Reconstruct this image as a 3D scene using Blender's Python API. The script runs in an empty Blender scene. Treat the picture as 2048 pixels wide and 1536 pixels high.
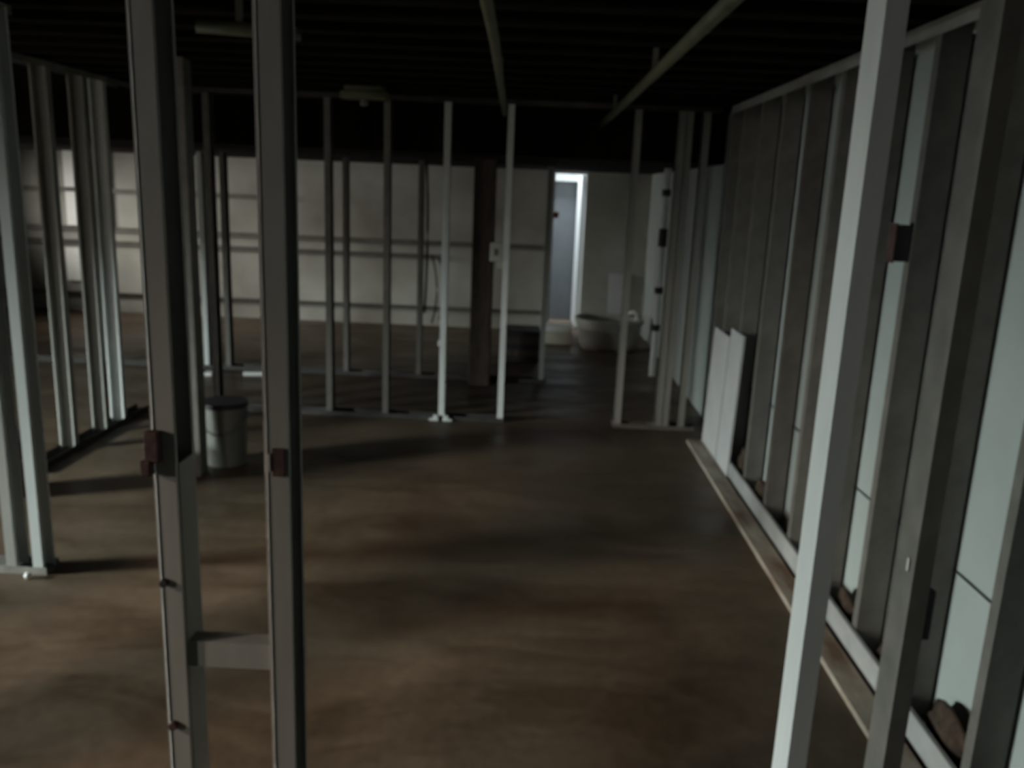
import bpy, bmesh, math, random
from mathutils import Matrix, Vector
random.seed(7)
C = bpy.context.scene.collection
sc = bpy.context.scene

# ------------------------------------------------------------------ materials
def mat(name, col, rough=0.6, metal=0.0, var=0.25, scale=6.0, bump=0.15, col2=None, spec=0.4, stretch=(1, 1, 1)):
    m = bpy.data.materials.new(name); m.use_nodes = True
    nt = m.node_tree; b = nt.nodes['Principled BSDF']
    tc = nt.nodes.new('ShaderNodeTexCoord'); mp = nt.nodes.new('ShaderNodeMapping')
    mp.inputs['Scale'].default_value = stretch
    nz = nt.nodes.new('ShaderNodeTexNoise'); nz.inputs['Scale'].default_value = scale
    nz.inputs['Detail'].default_value = 6; nz.inputs['Roughness'].default_value = 0.6
    cr = nt.nodes.new('ShaderNodeValToRGB')
    c2 = col2 or tuple(c * (1 - var) for c in col)
    cr.color_ramp.elements[0].position = 0.35; cr.color_ramp.elements[1].position = 0.68
    cr.color_ramp.elements[0].color = (*c2, 1); cr.color_ramp.elements[1].color = (*col, 1)
    bp = nt.nodes.new('ShaderNodeBump'); bp.inputs['Strength'].default_value = bump; bp.inputs['Distance'].default_value = 0.01
    L = nt.links.new
    L(tc.outputs['Object'], mp.inputs['Vector']); L(mp.outputs['Vector'], nz.inputs['Vector'])
    L(nz.outputs['Fac'], cr.inputs['Fac']); L(cr.outputs['Color'], b.inputs['Base Color'])
    L(nz.outputs['Fac'], bp.inputs['Height']); L(bp.outputs['Normal'], b.inputs['Normal'])
    b.inputs['Roughness'].default_value = rough; b.inputs['Metallic'].default_value = metal
    b.inputs['Specular IOR Level'].default_value = spec
    return m

M = {}
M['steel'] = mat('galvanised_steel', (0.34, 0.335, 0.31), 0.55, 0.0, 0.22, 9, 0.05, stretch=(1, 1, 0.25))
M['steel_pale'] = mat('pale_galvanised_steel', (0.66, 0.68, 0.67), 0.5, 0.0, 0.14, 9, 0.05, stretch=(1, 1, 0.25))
M['steel_dark'] = mat('dull_shaded_steel', (0.17, 0.158, 0.14), 0.6, 0.0, 0.3, 9, 0.05)  # dull steel; on the dim studs their shade is put into this colour
M['white_paint'] = mat('white_paint', (0.78, 0.79, 0.78), 0.55, 0, 0.1, 12, 0.05)
M['track'] = mat('dirty_track', (0.30, 0.28, 0.25), 0.6, 0.0, 0.7, 5, 0.1)
M['board'] = mat('drywall_back', (0.38, 0.415, 0.40), 0.9, 0, 0.12, 2.5, 0.03)
M['offcut'] = mat('drywall_offcut', (0.50, 0.495, 0.50), 0.9, 0, 0.12, 5, 0.03)
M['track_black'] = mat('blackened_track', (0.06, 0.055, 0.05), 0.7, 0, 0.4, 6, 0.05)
M['kick'] = mat('dusty_metal_strip', (0.36, 0.36, 0.35), 0.6, 0, 0.25, 6, 0.05)
M['plank'] = mat('painted_plank', (0.46, 0.43, 0.37), 0.7, 0, 0.6, 7, 0.2, col2=(0.15, 0.085, 0.05), stretch=(1, 0.3, 1))
M['wood_dark'] = mat('dark_wood', (0.10, 0.075, 0.06), 0.8, 0, 0.5, 12, 0.3, stretch=(4, 4, 0.5))
M['dirt'] = mat('dirt', (0.07, 0.045, 0.03), 0.95, 0, 0.6, 30, 0.6)
M['dark'] = mat('dark_plastic', (0.035, 0.03, 0.035), 0.6, 0, 0.3, 20, 0.1)
M['ceil'] = mat('dark_deck', (0.012, 0.010, 0.008), 0.95, 0, 0.4, 4, 0.2, spec=0.1)  # near-black base colour for deck and soffit
M['pail'] = mat('grey_pail', (0.18, 0.18, 0.155), 0.6, 0, 0.25, 6, 0.05)
M['red'] = mat('red_paint', (0.55, 0.06, 0.04), 0.5, 0, 0.15, 10, 0.02)
M['red_dark'] = mat('dark_red_plastic', (0.13, 0.03, 0.03), 0.6, 0, 0.3, 10, 0.02)
M['pipe'] = mat('dull_conduit', (0.13, 0.13, 0.08), 0.55, 0.0, 0.3, 10, 0.03)
M['strip_white'] = mat('white_lit_strip', (0.72, 0.77, 0.75), 0.45, 0, 0.1, 10, 0.02)  # colour of the tube that imitates a lit wall strip
M['rust'] = mat('rusty_iron', (0.10, 0.055, 0.05), 0.8, 0, 0.5, 25, 0.3)
M['box_card'] = mat('pale_carton', (0.60, 0.56, 0.46), 0.85, 0, 0.15, 8, 0.05)
M['tub'] = mat('dusty_enamel', (0.42, 0.40, 0.36), 0.5, 0, 0.3, 6, 0.03)
M['areaway'] = mat('painted_areaway_wall', (0.20, 0.212, 0.222), 0.85, 0, 0.12, 4, 0.1)
M['brass'] = mat('pale_fitting', (0.55, 0.54, 0.48), 0.5, 0, 0.1, 20, 0.02)
M['foam'] = mat('white_foam', (0.82, 0.82, 0.80), 0.9, 0, 0.05, 20, 0.1)
M['sash'] = mat('window_sash', (0.35, 0.35, 0.34), 0.6, 0, 0.15, 8, 0.03)

def floor_mat():
    m = bpy.data.materials.new('stained_concrete_floor'); m.use_nodes = True
    nt = m.node_tree; b = nt.nodes['Principled BSDF']; N = nt.nodes.new; L = nt.links.new
    tc = N('ShaderNodeTexCoord')
    def noise(scale, detail, stretch=(1, 1, 1), rot=0.0, dist=0.0):
        mp = N('ShaderNodeMapping'); mp.inputs['Scale'].default_value = stretch; mp.inputs['Rotation'].default_value = (0, 0, rot)
        n = N('ShaderNodeTexNoise'); n.inputs['Scale'].default_value = scale; n.inputs['Detail'].default_value = detail
        n.inputs['Roughness'].default_value = 0.62; n.inputs['Distortion'].default_value = dist
        L(tc.outputs['Object'], mp.inputs['Vector']); L(mp.outputs['Vector'], n.inputs['Vector']); return n
    def ramp(src, p0, c0, p1, c1):
        r = N('ShaderNodeValToRGB'); r.color_ramp.elements[0].position = p0; r.color_ramp.elements[1].position = p1
        r.color_ramp.elements[0].color = (*c0, 1); r.color_ramp.elements[1].color = (*c1, 1)
        L(src, r.inputs['Fac']); return r
    a = noise(0.75, 5, (1, 1, 1), 0, 0.4)
    base = ramp(a.outputs['Fac'], 0.36, (0.078, 0.052, 0.032), 0.66, (0.165, 0.122, 0.084))
    s = noise(1.1, 4, (1.0, 2.6, 1), math.radians(-52), 0.8)      # long damp smears, slanted to double as painted shadow bands
    damp_shade = ramp(s.outputs['Fac'], 0.36, (0.36, 0.32, 0.29), 0.60, (1, 1, 1))
    g = noise(22, 6)
    grit = ramp(g.outputs['Fac'], 0.25, (0.72, 0.70, 0.68), 0.75, (1.12, 1.1, 1.08))
    m1 = N('ShaderNodeMixRGB'); m1.blend_type = 'MULTIPLY'; m1.inputs['Fac'].default_value = 0.55
    m2 = N('ShaderNodeMixRGB'); m2.blend_type = 'MULTIPLY'; m2.inputs['Fac'].default_value = 0.8
    L(base.outputs['Color'], m1.inputs['Color1']); L(damp_shade.outputs['Color'], m1.inputs['Color2'])
    L(m1.outputs['Color'], m2.inputs['Color1']); L(grit.outputs['Color'], m2.inputs['Color2'])
    L(m2.outputs['Color'], b.inputs['Base Color'])
    rr = ramp(s.outputs['Fac'], 0.35, (0.32,) * 3, 0.65, (0.62,) * 3)
    L(rr.outputs['Color'], b.inputs['Roughness'])
    bp = N('ShaderNodeBump'); bp.inputs['Strength'].default_value = 0.15; bp.inputs['Distance'].default_value = 0.01
    L(g.outputs['Fac'], bp.inputs['Height']); L(bp.outputs['Normal'], b.inputs['Normal'])
    b.inputs['Specular IOR Level'].default_value = 0.35
    return m
M['floor'] = floor_mat()

def block_mat():
    m = bpy.data.materials.new('grey_block_wall'); m.use_nodes = True
    nt = m.node_tree; b = nt.nodes['Principled BSDF']; N = nt.nodes.new; L = nt.links.new
    tc = N('ShaderNodeTexCoord'); mp = N('ShaderNodeMapping'); mp.inputs['Rotation'].default_value = (math.radians(90), 0, 0)
    br = N('ShaderNodeTexBrick'); br.inputs['Scale'].default_value = 1.0
    br.inputs['Brick Width'].default_value = 0.40; br.inputs['Row Height'].default_value = 0.20; br.inputs['Mortar Size'].default_value = 0.006
    br.inputs['Color1'].default_value = (0.39, 0.385, 0.36, 1); br.inputs['Color2'].default_value = (0.38, 0.375, 0.35, 1); br.inputs['Mortar'].default_value = (0.36, 0.355, 0.33, 1)
    nz = N('ShaderNodeTexNoise'); nz.inputs['Scale'].default_value = 1.3; nz.inputs['Detail'].default_value = 5
    r = N('ShaderNodeValToRGB'); r.color_ramp.elements[0].position = 0.3; r.color_ramp.elements[1].position = 0.7
    r.color_ramp.elements[0].color = (0.6, 0.58, 0.54, 1); r.color_ramp.elements[1].color = (1.1, 1.1, 1.08, 1)
    mx = N('ShaderNodeMixRGB'); mx.blend_type = 'MULTIPLY'; mx.inputs['Fac'].default_value = 1
    L(tc.outputs['Object'], mp.inputs['Vector']); L(mp.outputs['Vector'], br.inputs['Vector']); L(tc.outputs['Object'], nz.inputs['Vector'])
    L(nz.outputs['Fac'], r.inputs['Fac']); L(br.outputs['Color'], mx.inputs['Color1']); L(r.outputs['Color'], mx.inputs['Color2'])
    L(mx.outputs['Color'], b.inputs['Base Color']); b.inputs['Roughness'].default_value = 0.9
    return m
M['block'] = block_mat()

# ------------------------------------------------------------------ mesh helpers
def bx(bm, x0, x1, y0, y1, z0, z1):
    v = [bm.verts.new((x, y, z)) for z in (z0, z1) for y in (y0, y1) for x in (x0, x1)]
    for f in ((0, 2, 3, 1), (4, 5, 7, 6), (0, 1, 5, 4), (2, 6, 7, 3), (0, 4, 6, 2), (1, 3, 7, 5)):
        bm.faces.new([v[i] for i in f])

def lathe(bm, prof, n=32, cx=0, cy=0):
    rings = []
    for r, z in prof:
        rings.append([bm.verts.new((cx + r * math.cos(2 * math.pi * i / n), cy + r * math.sin(2 * math.pi * i / n), z)) for i in range(n)])
    for a, b in zip(rings, rings[1:]):
        for i in range(n):
            bm.faces.new((a[i], a[(i + 1) % n], b[(i + 1) % n], b[i]))
    bm.faces.new(rings[0][::-1]); bm.faces.new(rings[-1])

def tube(bm, pts, r, n=12):
    pts = [Vector(p) for p in pts]; rings = []
    for i, p in enumerate(pts):
        d = (pts[min(i + 1, len(pts) - 1)] - pts[max(i - 1, 0)]).normalized()
        a = d.cross(Vector((0, 0, 1)))
        if a.length < 1e-3: a = d.cross(Vector((1, 0, 0)))
        a.normalize(); b = d.cross(a)
        rings.append([bm.verts.new(p + r * (math.cos(2 * math.pi * k / n) * a + math.sin(2 * math.pi * k / n) * b)) for k in range(n)])
    for A, B in zip(rings, rings[1:]):
        for k in range(n):
            bm.faces.new((A[k], A[(k + 1) % n], B[(k + 1) % n], B[k]))
    bm.faces.new(rings[0][::-1]); bm.faces.new(rings[-1])

def obj(name, bm, m, parent=None, loc=None, bevel=0.0, smooth=False):
    bmesh.ops.recalc_face_normals(bm, faces=bm.faces)
    me = bpy.data.meshes.new(name); bm.to_mesh(me); bm.free()
    me.materials.append(m)
    if smooth:
        for p in me.polygons: p.use_smooth = True
    o = bpy.data.objects.new(name, me); C.objects.link(o)
    if loc: o.location = loc
    if parent is not None: o.parent = parent
    if bevel:
        md = o.modifiers.new('bevel', 'BEVEL'); md.width = bevel; md.segments = 2; md.limit_method = 'ANGLE'
    return o

def tag(o, label, cat, group=None):
    o['label'] = label; o['category'] = cat
    if group: o['group'] = group
    return o
def struct(name, bm, m, parent=None, bevel=0.0):
    o = obj(name, bm, m, parent, bevel=bevel)
    if parent is None: o['kind'] = 'structure'
    return o
def box(name, m, x0, x1, y0, y1, z0, z1, parent=None, bevel=0.0):
    """box part whose coordinates are local to the parent"""
    bm = bmesh.new(); bx(bm, x0, x1, y0, y1, z0, z1); return obj(name, bm, m, parent, bevel=bevel)

ZC = 2.20            # underside of the ceiling
T = 0.002            # sheet steel
# C-shaped steel stud. depth 92 mm, flange 41 mm, slotted web. local: web in the plane u=0, opening towards +u, depth along v
def stud_bm(h, axis, flip, dep=0.092, fl=0.041, slots=False):
    bm = bmesh.new()
    def b(u0, u1, v0, v1, z0, z1):
        if flip: u0, u1 = fl - u1, fl - u0
        if axis == 'x': bx(bm, u0, u1, v0, v1, z0, z1)       # row runs along x: flange width along x
        else: bx(bm, v0, v1, u0, u1, z0, z1)                  # row runs along y
    if slots:
        zs = [0.0]
        for zc in (0.42, 1.03, 1.64):
            zs += [zc - 0.05, zc + 0.05]
        zs.append(h)
        for i in range(0, len(zs), 2): b(0, T, 0.027, dep - 0.027, zs[i], zs[i + 1])
        b(0, T, T, 0.027, 0, h); b(0, T, dep - 0.027, dep - T, 0, h)
    else:
        b(0, T, T, dep - T, 0, h)
    b(0, fl, 0, T, 0, h); b(0, fl, dep - T, dep, 0, h)
    b(fl - T, fl, T, 0.011, 0, h); b(fl - T, fl, dep - 0.011, dep - T, 0, h)
    return bm
def chamfer(bm, u, v, h, w=.011):                       # oversized outer corner strip, coloured white to imitate rim light
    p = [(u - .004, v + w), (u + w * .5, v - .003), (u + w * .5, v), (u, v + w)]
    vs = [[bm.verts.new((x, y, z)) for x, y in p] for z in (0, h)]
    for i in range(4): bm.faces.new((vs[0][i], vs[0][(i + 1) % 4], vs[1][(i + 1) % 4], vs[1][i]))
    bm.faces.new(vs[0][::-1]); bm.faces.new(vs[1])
def stud(x, y, axis, flip, label, group, m=None, h=ZC - 0.008, z=0.004, **k):
    o = obj('steel_stud', stud_bm(h, axis, flip, **k), m or M['steel'], loc=(x, y, z))
    return tag(o, label, 'stud', group)
def track(axis, a0, a1, c, top, label, m=None, leg=0.032, zt=None):
    """U-shaped runner; c = outer front coordinate across the row, 98 mm wide"""
    bm = bmesh.new(); w = 0.098
    z = (zt or ZC) if top else 0.0; s = -1 if top else 1
    def b(a, b_, v0, v1, z0, z1):
        z0, z1 = sorted((z + s * z0, z + s * z1))
        if axis == 'x': bx(bm, a, b_, c + v0, c + v1, z0, z1)
        else: bx(bm, c + v0, c + v1, a, b_, z0, z1)
    b(a0, a1, 0, w, 0.0, T); b(a0, a1, 0, T, T, leg); b(a0, a1, w - T, w, T, leg)
    o = obj('top_track' if top else 'bottom_track', bm, m or M['track'])
    return tag(o, label, 'track')

# ------------------------------------------------------------------ the setting
XL, XR, YB, YF = -6.6, 1.36, -2.0, 9.95
bm = bmesh.new(); bx(bm, XL - .2, XR + .2, YB - .2, YF + .2 , -0.1, 0); struct('floor', bm, M['floor'])
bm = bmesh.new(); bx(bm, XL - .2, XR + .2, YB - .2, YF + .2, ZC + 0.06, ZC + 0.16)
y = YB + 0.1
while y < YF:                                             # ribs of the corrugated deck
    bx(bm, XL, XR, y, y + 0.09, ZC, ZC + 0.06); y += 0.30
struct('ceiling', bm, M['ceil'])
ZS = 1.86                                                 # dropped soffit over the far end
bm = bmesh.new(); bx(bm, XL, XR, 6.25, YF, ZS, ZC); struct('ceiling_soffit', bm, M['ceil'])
bm = bmesh.new(); bx(bm, XR, XR + 0.15, YB, YF, 0, ZC + .06); struct('wall_right', bm, M['board'])
DX0, DX1, DZ = 0.235, 0.625, 1.86                          # doorway in the far wall
bm = bmesh.new()
bx(bm, XL, DX0, YF, YF + 0.2, 0, ZC + .06); bx(bm, DX1, XR, YF, YF + 0.2, 0, ZC + .06); bx(bm, DX0, DX1, YF, YF + .2, DZ, ZC + .06)
struct('wall_far', bm, M['block'])
bm = bmesh.new(); bx(bm, XL, XR, YB - 0.2, YB, 0, ZC + .06); struct('wall_rear', bm, M['block'])
W1 = (1.25, 3.05, 1.05, 2.05); W2 = (7.55, 9.3, 1.0, 1.95)     # windows in the left wall: y0 y1 z0 z1
bm = bmesh.new()
for a, b_, z0, z1 in ((YB, W1[0], 0, ZC + .06), (W1[1], W2[0], 0, ZC + .06), (W2[1], YF, 0, ZC + .06),
                      (W1[0], W1[1], 0, W1[2]), (W1[0], W1[1], W1[3], ZC + .06), (W2[0], W2[1], 0, W2[2]), (W2[0], W2[1], W2[3], ZC + .06)):
    bx(bm, XL - 0.2, XL, a, b_, z0, z1)
struct('wall_left', bm, M['block'])
for i, W in enumerate((W1, W2)):
    bm = bmesh.new(); y0, y1, z0, z1 = W; t = 0.04
    bx(bm, XL - .14, XL - .08, y0, y1, z0, z0 + t); bx(bm, XL - .14, XL - .08, y0, y1, z1 - t, z1)
    bx(bm, XL - .14, XL - .08, y0, y0 + t, z0 + t, z1 - t); bx(bm, XL - .14, XL - .08, y1 - t, y1, z0 + t, z1 - t)
    o = struct('window_%d' % (i + 1), bm, M['sash'])

# doorway at the far end: a narrow view into a sky-lit areaway
bm = bmesh.new(); bx(bm, DX0, DX0 + 0.02, YF + 0.02, YF + 0.18, 0, DZ); bx(bm, DX1 - 0.012, DX1, YF + 0.02, YF + 0.18, 0, DZ)
bx(bm, DX0 + .02, DX1 - 0.012, YF + 0.02, YF + 0.18, DZ - 0.03, DZ)
d = struct('door_1', bm, M['white_paint'])
bm = bmesh.new(); bx(bm, -.035, 0, 0, .72, .02, DZ - .04); o = obj('door_leaf', bm, M['foam'], d, loc=(.608, YF + .19, 0)); o.rotation_euler.z = math.radians(1.0); o['label'] = 'white door leaf swung fully outward'
bm = bmesh.new(); bx(bm, -0.5, XR, YF + 0.95, YF + 1.1, -0.1, 3.4); bx(bm, -0.6, -0.5, YF + .2, YF + 1.1, -.1, 3.4); bx(bm, XR, XR + .1, YF + .2, YF + 1.1, -.1, 3.4)
struct('wall_areaway', bm, M['areaway'])
bm = bmesh.new(); bx(bm, -0.5, XR, YF + .2, YF + .95, -0.1, 0); struct('floor_areaway', bm, M['floor'])
bm = bmesh.new(); bx(bm, -0.2, XR - .05, YF + .86, YF + .95, 1.755, 1.92); struct('trim_areaway', bm, M['white_paint'])
o = box('red_tag', M['red'], DX0 + .02, DX0 + .075, YF + .03, YF + .042, 1.325, 1.395); tag(o, 'small red tag on the left edge of the lit far doorway', 'tag')

# horizontal channels across the far wall
for z, x0, x1, h, lab in ((1.40, -6.3, -2.75, .045, 'highest dark channel across the far wall at the left'),
                          (0.955, -6.3, 0.15, .05, 'upper of the two long dark rails at waist height on the far wall'),
                          (0.80, -6.3, -1.0, .045, 'lower of the two dark rails at waist height on the far wall'),
                          (0.20, -6.3, 0.15, .035, 'lowest thin rail along the foot of the far wall')):
    bm = bmesh.new(); d_ = 0.05
    bx(bm, x0, x1, YF - d_, YF - .001, z, z + .004); bx(bm, x0, x1, YF - d_, YF - .001, z + h - .004, z + h); bx(bm, x0, x1, YF - .006, YF - .001, z + .004, z + h - .004)
    tag(obj('furring_rail', bm, M['steel_dark']), lab, 'rail', 'rails on the far wall')
for x0, x1, z0, z1, lab in ((-5.45, -4.93, 1.45, 1.90, 'top white foam insulation board on the far wall at the left'),
                            (-5.45, -4.93, 1.01, 1.40, 'middle white foam insulation board on the far wall at the left'),
                            (-5.50, -5.06, 0.36, 0.75, 'lowest and brightest white foam insulation board on the far wall at the left')):
    o = box('insulation_board', M['foam'], x0, x1, YF - .035, YF - .001, z0, z1, bevel=.004); tag(o, lab, 'panel', 'insulation boards on the far wall')

# ------------------------------------------------------------------ right partition (runs away from the camera)
G = 'steel studs of the long right partition'
PX = 1.255
names = ['nearest', 'second', 'third', 'fourth', 'fifth', 'sixth', 'seventh', 'eighth', 'ninth']
ys = [1.62, 2.02, 2.43, 2.83, 3.24, 3.65, 4.07, 4.49, 4.90, 5.31, 5.62]
cnt = 0
for i, y in enumerate(ys):
    if i == 0: continue
    k = cnt; cnt += 1
    lab = ('%s steel stud of the long right partition, counted from the camera' % (names + ['tenth'])[k])
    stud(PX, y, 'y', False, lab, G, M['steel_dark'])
track('y', 0.9, 5.68, PX - .003, False, 'dirty bottom track under the studs of the long right partition', leg=.02)
track('y', 0.9, 5.68, PX - .003, True, 'top track at the ceiling above the long right partition', M['steel'], leg=.05)
o = box('kick_strip', M['kick'], 1.233, 1.249, 0.9, 5.35, 0.004, 0.105, bevel=.002)
tag(o, 'long pale strip standing on edge along the foot of the right partition studs', 'strip')
o = box('sill_plank', M['plank'], 1.115, 1.215, 0.9, 5.5, 0.0, 0.022, bevel=.004)
tag(o, 'worn paint-stained plank lying flat on the floor beside the right partition', 'plank')
def clump(x, y, r, h, label, m='dirt', name='debris_clump'):
    bm = bmesh.new(); bmesh.ops.create_icosphere(bm, subdivisions=3, radius=1)
    rnd = random.Random(int(y * 1000))
    ph = [rnd.uniform(0, 6) for _ in range(6)]
    for v in bm.verts:
        n = v.co.copy(); f = 1 + .16 * math.sin(3 * n.x + ph[0]) * math.cos(4 * n.y + ph[1]) + .1 * math.sin(7 * n.z + ph[2] + 5 * n.x)
        v.co = Vector((n.x * r[0] * f, n.y * r[1] * f, max(n.z, -.55) * h * f / 1.3))
    zmin = min(v.co.z for v in bm.verts)
    for v in bm.verts: v.co.z -= zmin
    o = obj(name, bm, M[m], loc=(x, y, 0.003), smooth=True); tag(o, label, 'debris', 'debris clumps along the right partition'); return o
for y, h, l in ((4.69, .16, 'farthest dark clump of debris behind the pale strip on the right'), (4.27, .13, 'second farthest dark clump of debris behind the pale strip on the right'),
             (3.03, .11, 'middle dark clump of debris between the right partition studs'), (2.62, .12, 'second nearest dark clump of debris between the right partition studs'),
             (2.22, .14, 'nearest dark clump of debris between the right partition studs')):
    clump(1.303, y, (.032, .12), h, l)
# leaning drywall at the partition's far end, cut short to imitate fading light
for y0, y1, h, lab in ((4.76, 5.06, .86, 'nearer pale drywall offcut, cut short where its light fades, leaning on the far end of the right partition'), (5.08, 5.50, .80, 'farther pale drywall offcut, cut short where its light fades, leaning on the far end of the right partition')):
    bm = bmesh.new(); bx(bm, 0, .012, y0, y1, 0, h)
    o = obj('drywall_offcut', bm, M['offcut'], loc=(1.218, 0, .108 if y1 < 5.2 else .023)); 
    o.location.z = 0.001; o.location.x = 1.2180
    o.rotation_euler = (0, math.radians(1.3), 0); tag(o, lab, 'board offcut', 'leaning drywall offcuts')
bm = bmesh.new(); pts = []
for i in range(60):
    t = i / 59; y = 1.3 + 4.1 * t
    pts.append((1.353, y, 0.52 + 0.012 * math.sin(y * 3 + 1.0)))
tube(bm, pts, .003, 6); tag(obj('thin_wire', bm, M['dark'], smooth=True), 'thin dark wire strung along the pale wall behind the right studs', 'wire')
o = box('junction_box', M['dark'], 1.203, 1.2548, 2.835, 2.885, 1.44, 1.56, bevel=.004); box('cover_plate', M['rust'], 1.198, 1.2028, 2.832, 2.888, 1.435, 1.565, o)
tag(o, 'small dark junction box fixed to a right partition stud at head height', 'junction box')

# ------------------------------------------------------------------ foreground framing (close to the camera)
G = 'foreground studs framing the opening'
sA = stud(-0.697, 1.50, 'x', False, 'left foreground steel stud, wider below where a sleeve closes it', G, M['steel'], fl=.044)
def fp(name, m, x0, x1, y0, y1, z0, z1, p, bevel=.002):
    L = p.location; return box(name, m, x0 - L.x, x1 - L.x, y0 - L.y, y1 - L.y, z0 - L.z, z1 - L.z, p, bevel)
for st in (sA,):
    bm = bmesh.new(); chamfer(bm, 0, 0, ZC - .008); o = obj('rim_light_edge', bm, M['white_paint'], st); o['label'] = 'rolled edge painted white to imitate rim light'
bm = bmesh.new()
bx(bm, .0415, .0455, .0125, .0795, .0, 1.085); bx(bm, .004, .0415, .0035, .0055, 0, 1.085); bx(bm, .004, .0415, .0865, .0885, 0, 1.085)
o = obj('splice_sleeve', bm, M['steel'], sA); o['label'] = 'steel sleeve closing the lower half of the stud'
bm = bmesh.new(); bx(bm, -.006, .022, -.022, -.0005, 1.095, 1.155); bx(bm, -.012, .008, -.030, -.006, 1.07, 1.10)
o = obj('clamp', bm, M['rust'], sA, bevel=.003); o['label'] = 'rusty clamp'
bm = bmesh.new(); lathe(bm, [(.008, 0), (.008, .012)], 14); o = obj('bolt', bm, M['dark'], sA, loc=(.012, -.0005, .845), bevel=.001); o.rotation_euler = (math.pi / 2, 0, 0)
bm = bmesh.new(); lathe(bm, [(.009, 0), (.009, .012)], 14); o = obj('bolt', bm, M['rust'], sA, loc=(.014, -.0005, .53), bevel=.001); o.rotation_euler = (math.pi / 2, 0, 0)
sB = stud(-0.483, 1.50, 'x', False, 'right one of the paired foreground studs, with a pale clip at waist height', G, M['steel'], fl=.046)
bm = bmesh.new(); chamfer(bm, 0, 0, ZC - .008); o = obj('rim_light_edge', bm, M['white_paint'], sB); o['label'] = 'rolled edge painted white to imitate rim light'
bm = bmesh.new(); bx(bm, .016, .04, -.008, -.0005, 1.075, 1.13)
o = obj('bracket', bm, M['rust'], sB, bevel=.002); o['label'] = 'dark rusty bracket'
bm = bmesh.new(); bx(bm, .004, .014, -.012, -.0005, 1.085, 1.12)
o = obj('clip', bm, M['brass'], sB, bevel=.002); o['label'] = 'pale metal clip'
bm = bmesh.new(); bx(bm, 0, .168, 0, T, 0, .056); bx(bm, 0, .168, T, .04, 0, T); bx(bm, 0, .168, T, .04, .054, .056); bx(bm, .166, .168, T, .038, T, .054)
o = obj('blocking_channel', bm, M['steel'], loc=(-.6515, 1.515, .655)); tag(o, 'short steel channel bridging the two foreground studs near the floor', 'blocking')
sA.location.z = sB.location.z = 0.001
# pole on the right side of the opening
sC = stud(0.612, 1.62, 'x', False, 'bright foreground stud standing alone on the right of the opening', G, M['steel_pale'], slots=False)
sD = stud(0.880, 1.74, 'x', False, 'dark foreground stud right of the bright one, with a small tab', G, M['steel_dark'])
bm = bmesh.new(); bx(bm, -.0045, -.0005, .02, .03, .82, .85); o = obj('tab', bm, M['brass'], sD); o['label'] = 'pale tab'
bm = bmesh.new(); bx(bm, .0415, .062, .008, .08, .66, .78); o = obj('outlet_box', bm, M['dark'], sD, bevel=.003); o['label'] = 'dark outlet box'
track('x', .58, 1.10, 1.617, False, 'bottom track crossing under the bright foreground stud')

# ------------------------------------------------------------------ middle partition with an opening (row across, about six metres off)
G = 'thin studs of the middle partition'
YA = 5.78
rowA = [(-2.60, 'corner stud where the middle partition meets the left partition'), (-2.215, 'thin stud of the middle partition rising behind the grey pail'),
        (-1.81, 'thin stud of the middle partition hidden mostly behind the foreground stud'), (-1.405, 'thin dull stud of the middle partition, first right of the foreground stud'),
        (-1.005, 'thin dull stud of the middle partition, second right of the foreground stud'),
        (-0.605, 'thin white stud of the middle partition with a splayed white foot'), (-0.185, 'thin white end stud of the middle partition carrying the pale outlet box'),
        (0.655, 'thin stud on the right side of the opening in the middle partition'), (0.945, 'left one of the doubled studs right of the middle opening'),
        (0.992, 'right one of the doubled studs right of the middle opening'), (1.105, 'last stud of the middle partition before the right partition')]
for x, lab in rowA:
    white = x in (-0.605, -0.185)
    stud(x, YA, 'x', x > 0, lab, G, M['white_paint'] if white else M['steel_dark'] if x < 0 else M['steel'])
foot = [o for o in C.objects if o.get('label') == rowA[5][1]][0]
bm = bmesh.new()
for s in (-1, 1):
    cx = .02 + s * .048
    bx(bm, cx - .034, cx + .034, -.035, -.005, -.003, .012); bx(bm, cx - .018 - s * .012, cx + .018 - s * .012, -.028, -.006, .012, .036)
o = obj('foot_plate', bm, M['white_paint'], foot, bevel=.005)
bm = bmesh.new(); bx(bm, -.014, -.0008, .0, .03, .53, .57); obj('tie_clip', bm, M['white_paint'], foot, bevel=.003)
track('x', -2.62, -0.14, YA - .003, False, 'bottom track of the middle partition left of its opening', M['track_black'])
track('x', .64, 1.22, YA - .003, False, 'bottom track of the middle partition right of its opening', M['steel_dark'])
track('x', -2.62, 1.22, YA - .003, True, 'top track of the middle partition at the ceiling', M['track_black'])
bm = bmesh.new(); bx(bm, 0, .088, -.045, 0, 0, .125)
o = obj('outlet_box', bm, M['brass'], loc=(-.276, YA + .05, 1.14), bevel=.006); tag(o, 'pale outlet box on the side of the white end stud', 'outlet box')
bm = bmesh.new(); bx(bm, .05, .09, -.05, -.046, -.045, -.002); obj('bracket', bm, M['brass'], o)
box('knockout', M['steel_dark'], .03, .058, -.047, -.0452, .04, .085, o)

# left partition running away from the camera
G = 'studs of the left partition'
for y, fl, lab in ((4.74, .05, 'nearest broad stud of the left partition in front of the bright panels'), (5.12, .041, 'middle stud of the left partition'), (5.36, .041, 'pale farthest stud of the left partition beside the corner')):
    stud(-2.755, y, 'y', True, lab, G, M['steel'] if y < 5.3 else M['steel_pale'], fl=fl)
track('y', 4.3, 5.75, -2.758, False, 'dark bottom track of the left partition', M['track_black'])
track('y', 4.3, 5.75, -2.758, True, 'top track of the left partition at the ceiling')
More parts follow.
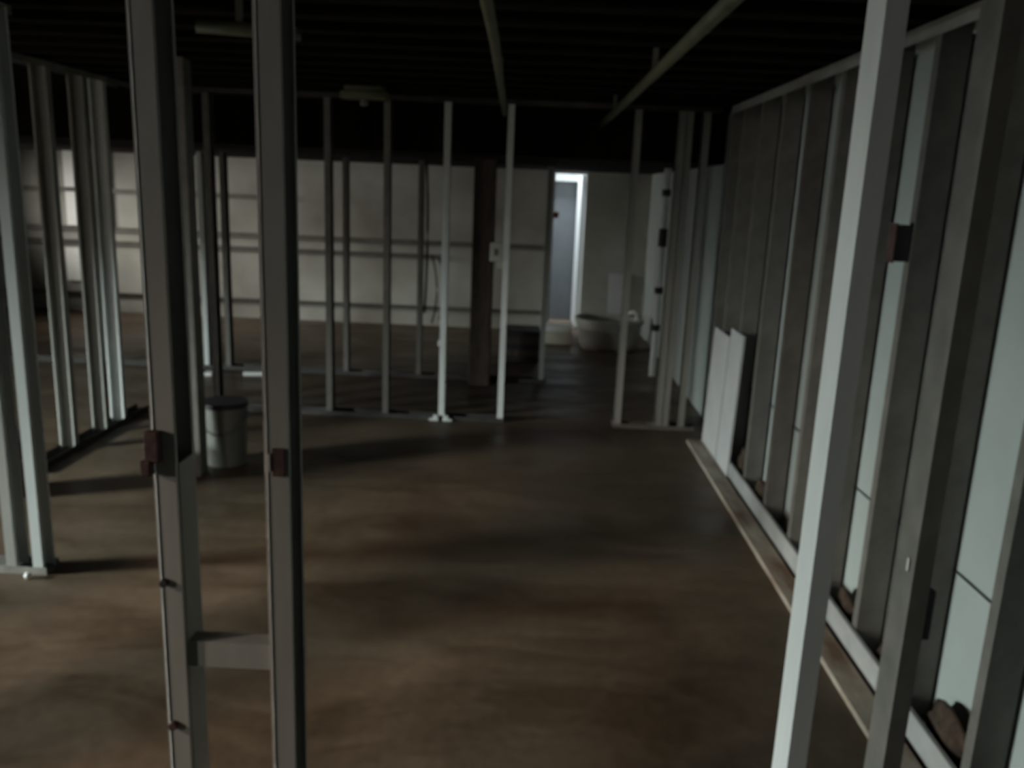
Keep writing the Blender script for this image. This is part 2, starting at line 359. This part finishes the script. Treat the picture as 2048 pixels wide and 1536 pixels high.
# short partition at the left edge
G = 'studs of the short partition at the left edge'
stud(-1.985, 3.15, 'x', False, 'end stud of the short partition at the left edge of the view', G, M['steel_pale'])
stud(-2.095, 3.15, 'x', False, 'second stud of the short partition at the left edge, close beside the end stud', G, M['steel'])
track('x', -2.9, -1.93, 3.147, False, 'bottom track of the short partition at the left edge')
track('x', -2.9, -1.93, 3.147, True, 'top track of the short partition at the left edge')
bm = bmesh.new(); bmesh.ops.create_icosphere(bm, subdivisions=2, radius=.014); o = obj('foam_scrap', bm, M['foam'], loc=(-1.985, 3.11, .013), smooth=True); tag(o, 'tiny white scrap on the floor at the foot of the left edge studs', 'scrap')

# post, then unseen blocks and a board added to shape the light
o = box('steel_post', M['steel_dark'], -1.87, -1.765, 4.38, 4.48, 0, ZC - .001, bevel=.004); tag(o, 'dull square post standing beside the grey pail, behind the left foreground stud', 'post')
bm = bmesh.new(); bx(bm, -2.56, -2.38, 1.13, 1.25, 0, ZC); struct('shadow_stub', bm, M['board'])  # unseen block added to throw the diagonal dark band on the floor
bm = bmesh.new(); P_ = [(-.4, ZC), (-.4, 1.25), (2.05, 1.24), (2.60, 1.105), (5.6, 1.06), (5.6, ZC)]     # unseen board added to cut off the window light, slanted for the fade
va = [[bm.verts.new((x, y, z)) for y, z in P_] for x in (-6.06, -6.0)]
for i in range(6): bm.faces.new((va[0][i], va[0][(i + 1) % 6], va[1][(i + 1) % 6], va[1][i]))
bm.faces.new(va[0]); bm.faces.new(va[1][::-1]); struct('light_cut_board', bm, M['wood_dark'])
bm = bmesh.new(); bx(bm, -2.90, -2.68, 1.5, 1.6, 0, ZC); struct('shadow_stub', bm, M['board'])  # second unseen block, added to darken the floor at the left

# far partition
G = 'studs of the far partition'
YBp = 7.10
for x, lab, m in ((-3.70, 'stud of the far partition seen between the left partition studs', 'steel'), (-2.79, 'bright stud of the far partition just right of the left foreground stud', 'steel_pale'),
               (-2.60, 'dark stud of the far partition beside the bright one', 'steel_dark'), (-1.575, 'dark stud of the far partition between the two thin dull middle studs', 'steel_dark'),
               (-0.945, 'stud of the far partition behind the white stud', 'steel_dark'), (0.12, 'end stud of the far partition left of the lit doorway', 'steel')):
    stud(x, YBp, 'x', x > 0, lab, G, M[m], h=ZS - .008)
track('x', -4.5, .18, YBp - .003, False, 'dark bottom track of the far partition', M['track_black'])
track('x', -4.5, .18, YBp - .003, True, 'top track of the far partition under the dark soffit', M['track_black'], zt=ZS)
o = box('wooden_post', M['wood_dark'], -.475, -.30, YBp - .20, YBp - .03, 0, ZS - .001, bevel=.008); tag(o, 'thick dark wooden post standing in front of the far partition', 'post')
for i, (x, z0, z1, a) in enumerate(((-.90, .55, 1.855, .02), (-.84, .46, 1.05, .05), (-.78, .50, 1.02, .08))):
    bm = bmesh.new(); tube(bm, [(x + a * math.sin(3 * t / 9), YBp + .14 + .01 * math.sin(t), z1 + (z0 - z1) * t / 9) for t in range(10)], .011 if i == 0 else .007, 8)
    o = obj('hanging_cable', bm, M['dark'], smooth=True)
    tag(o, ['long thick dark cable hanging behind the far partition', 'short dark cable end left of its twin behind the far partition', 'short dark cable end nearest the white stud'][i], 'cable', 'cables behind the far partition')

# ------------------------------------------------------------------ things on the floor
def pail(x, y, r, h, m, label, cat='pail'):
    bm = bmesh.new(); lathe(bm, [(r * .86, 0), (r * .88, .006), (r * .985, h * .93), (r * .96, h * .93), (r * .93, h * .9), (r * .85, .012)], 36)
    o = obj('pail', bm, M[m], loc=(x, y, 0), smooth=False)
    bm = bmesh.new(); n = 36
    prof = [(r * 1.03, h * .90), (r * 1.05, h * .91), (r * 1.05, h * .985), (r * 1.0, h)]
    lathe(bm, [(r * .955, h * .94), (r * .99, h * .935), (r * 1.03, h * .93), (r * 1.035, h * .98), (r * 1.0, h), (r * .95, h)], 36)
    obj('lid', bm, M['dark'], o)
    bm = bmesh.new(); tube(bm, [(r * 1.06 * math.cos(a), -r * 1.06 * abs(math.sin(a)) * .95, h * .86 - .12 * math.sin(a)) for a in [math.pi * k / 16 for k in range(17)]], .004, 6)
    obj('handle', bm, M['steel_dark'], o)
    tag(o, label, cat); return o
pail(-1.725, 4.66, .128, .37, 'pail', 'grey pail standing on the floor behind the paired foreground studs')
pail(-2.62, 4.02, .13, .30, 'red_dark', 'dark red pail at the left edge behind the short partition')
# old tub in front of the far wall
bm = bmesh.new(); n = 40
def ring(rx, ry, z, ox=0):
    out = []
    for i in range(n):
        a = 2 * math.pi * i / n; c, s = math.cos(a), math.sin(a)
        k = 2 / 3.2
        out.append(bm.verts.new((ox + rx * abs(c) ** k * (1 if c > 0 else -1), ry * abs(s) ** k * (1 if s > 0 else -1), z)))
    return out
R = [ring(.27, .19, 0), ring(.31, .23, .06), ring(.335, .255, .26), ring(.36, .28, .30), ring(.365, .285, .325), ring(.345, .265, .34), ring(.315, .235, .325), ring(.29, .21, .12), ring(.24, .16, .07)]
for A, B in zip(R, R[1:]):
    for i in range(n): bm.faces.new((A[i], A[(i + 1) % n], B[(i + 1) % n], B[i]))
bm.faces.new(R[0][::-1]); bm.faces.new(R[-1])
o = obj('tub', bm, M['tub'], loc=(.87, 8.92, 0), smooth=True); tag(o, 'dusty pale tub on the floor right of the lit far doorway', 'tub')
bm = bmesh.new(); tube(bm, [(.28, -.15, .333), (.28, -.15, .40), (.25, -.12, .43), (.20, -.08, .40)], .016, 10); o2 = obj('spout', bm, M['foam'], o, smooth=True); o2['label'] = 'white spout'
o = box('carton', M['box_card'], .19, .49, 9.05, 9.36, 0, .165, bevel=.006); tag(o, 'low pale carton on the floor below the lit far doorway', 'carton')
box('lid', M['foam'], .185, .495, 9.045, 9.365, .14, .19, o, bevel=.005)['label'] = 'white lid'
bm = bmesh.new(); bx(bm, 0, .24, 0, .014, 0, .74); o = obj('leaning_board', bm, M['offcut'], loc=(.93, 9.70, .001)); o.rotation_euler = (math.radians(-14), 0, 0); tag(o, 'pale board leaning on the far wall behind the tub', 'board')
o = box('dark_crate', M['dark'], -.27, .13, 8.0, 8.4, 0, .30, bevel=.01); tag(o, 'dark crate on the floor between the wooden post and the lit doorway', 'crate')
box('slat', M['wood_dark'], -.265, .125, 7.985, 7.9985, .06, .12, o); box('slat', M['wood_dark'], -.265, .125, 7.985, 7.9985, .18, .24, o)
for x, y, w, dpt, lab in ((-2.66, 6.86, .06, .10, 'small white scrap on the floor beside the far partition, nearest the left foreground stud'), (-2.30, 6.92, .17, .05, 'narrow white strip on the floor beside the far partition track')):
    bm = bmesh.new(); bx(bm, -w / 2, w / 2, -dpt / 2, dpt / 2, 0, .03); o = obj('foam_scrap', bm, M['foam'], loc=(x, y, 0), bevel=.006); o.rotation_euler.z = .2; tag(o, lab, 'scrap', 'white scraps')
# white tube standing in for a lit strip of wall, dark bands break it
bm = bmesh.new(); lathe(bm, [(.032, 0), (.032, ZS - .001)], 20); o = obj('lit_wall_tube', bm, M['strip_white'], loc=(1.175, 7.62, 0), smooth=False)
tag(o, 'slim white tube standing in for a lit strip of wall past the right studs', 'pipe')
for z in (.42, .76, 1.18, 1.62):
    bm = bmesh.new(); lathe(bm, [(.0325, 0), (.038, .002), (.038, .06 if z != 1.18 else .16), (.0325, .062 if z != 1.18 else .162)], 20); obj('tube_band', bm, M['dark'], o, loc=(0, 0, z))

# ------------------------------------------------------------------ pipes under the ceiling
bm = bmesh.new(); tube(bm, [(.47, 1.2, 2.10), (.47, 6.3, 2.10)], .022, 12)
o = obj('ceiling_pipe', bm, M['pipe'], smooth=True); tag(o, 'dull pipe running away under the dark ceiling, right of centre', 'pipe', 'pipes under the ceiling')
for y in (1.9, 3.6, 5.3):
    bm = bmesh.new(); bx(bm, .46, .48, y, y + .02, 2.122, ZC); obj('hanger', bm, M['steel_dark'], o)
bm = bmesh.new(); tube(bm, [(-.135, 1.6, 2.10), (-.15, 3.0, 2.10), (-.205, 5.70, 2.10)], .018, 12)
o = obj('ceiling_pipe', bm, M['pipe'], smooth=True); tag(o, 'thin dull pipe under the ceiling leading to the white end stud', 'pipe', 'pipes under the ceiling')
for y, x in ((2.2, -.141), (4.0, -.17)):
    bm = bmesh.new(); bx(bm, x - .01, x + .01, y, y + .02, 2.118, ZC); obj('hanger', bm, M['steel_dark'], o)
bm = bmesh.new(); tube(bm, [(-1.12, 2.90, 2.10), (-.80, 2.99, 2.10)], .022, 12)
o = obj('ceiling_pipe', bm, M['pipe'], smooth=True); tag(o, 'short slanting pipe under the ceiling behind the paired foreground studs', 'pipe', 'pipes under the ceiling')
bm = bmesh.new(); bx(bm, -1.0, -.98, 2.93, 2.95, 2.122, ZC); obj('hanger', bm, M['steel_dark'], o)
bm = bmesh.new(); bx(bm, -.14, .14, -.05, .05, 0, .05); bx(bm, -.12, .12, -.04, .04, .05, .08)
o = obj('ceiling_light', bm, M['pipe'], loc=(-1.05, 5.35, ZC - .08), bevel=.01); tag(o, 'unlit pale light fixture on the dark ceiling left of centre', 'ceiling light')
bm = bmesh.new(); lathe(bm, [(.02, -.035), (.028, -.02), (.024, 0)], 16); obj('bulb_holder', bm, M['steel_dark'], o)

# ------------------------------------------------------------------ light: daylight through two side windows and the areaway, plus two added fill lamps
def area(name, loc, aim, sx, sy, power, col, spread=180):
    l = bpy.data.lights.new(name, 'AREA'); l.shape = 'RECTANGLE'; l.size = sx; l.size_y = sy; l.energy = power; l.color = col; l.spread = math.radians(spread)
    o = bpy.data.objects.new(name, l); C.objects.link(o); o.location = loc
    dv = (Vector(aim) - Vector(loc)).normalized(); o.rotation_euler = dv.to_track_quat('-Z', 'Y').to_euler(); return o
area('daylight_window', (XL - .16, 2.15, 1.55), (1.2, 4.6, -.4), .8, .95, 840, (.88, 1.0, .96), 110)
area('daylight_side_window', (XL - .16, 8.4, 1.48), (-3.1, 9.8, .55), 1.65, .9, 23, (1.0, .98, .90), 64)
area('daylight_areaway', (-.15, YF + .55, 3.0), (.55, YF + .6, .9), .6, .6, 80, (.82, .93, 1.0), 170)
area('floor_shadow_lamp', (-3.4, .3, 2.1), (-.7, 2.9, 0), .16, .16, 8.5, (1.0, .84, .68), 52)  # added overhead lamp for the floor and its diagonal shadows; no hatch above
area('front_fill', (-4.6, -1.6, 1.9), (-.5, 3.1, 0), .35, .35, 8, (1.0, .92, .84), 70)  # added fill lamp for camera-facing stud fronts; the rear wall has no opening
w = bpy.data.worlds.new('world'); sc.world = w; w.use_nodes = True
w.node_tree.nodes['Background'].inputs['Color'].default_value = (.5, .6, .7, 1); w.node_tree.nodes['Background'].inputs['Strength'].default_value = .02

# ------------------------------------------------------------------ camera
cam = bpy.data.cameras.new('camera'); co = bpy.data.objects.new('camera', cam); C.objects.link(co)
cam.sensor_width = 36; cam.lens = 1680 * 36 / 2048; cam.clip_start = .02
cam.dof.use_dof = True; cam.dof.focus_distance = 0.35; cam.dof.aperture_fstop = (cam.lens * 1e-3) / (2 * 0.0009)   # the phone missed its focus
Rm = Matrix(((0.9989, -0.04453, 0.01474), (0.02436, 0.22386, -0.97432), (0.04009, 0.9736, 0.2247)))
co.matrix_world = Matrix.Translation((0, 0, 1.62)) @ Rm.to_4x4()
sc.camera = co
vs = sc.view_settings; vs.view_transform = 'Standard'; vs.look = 'None'; vs.gamma = 1; vs.use_curve_mapping = False; vs.exposure = 0.0
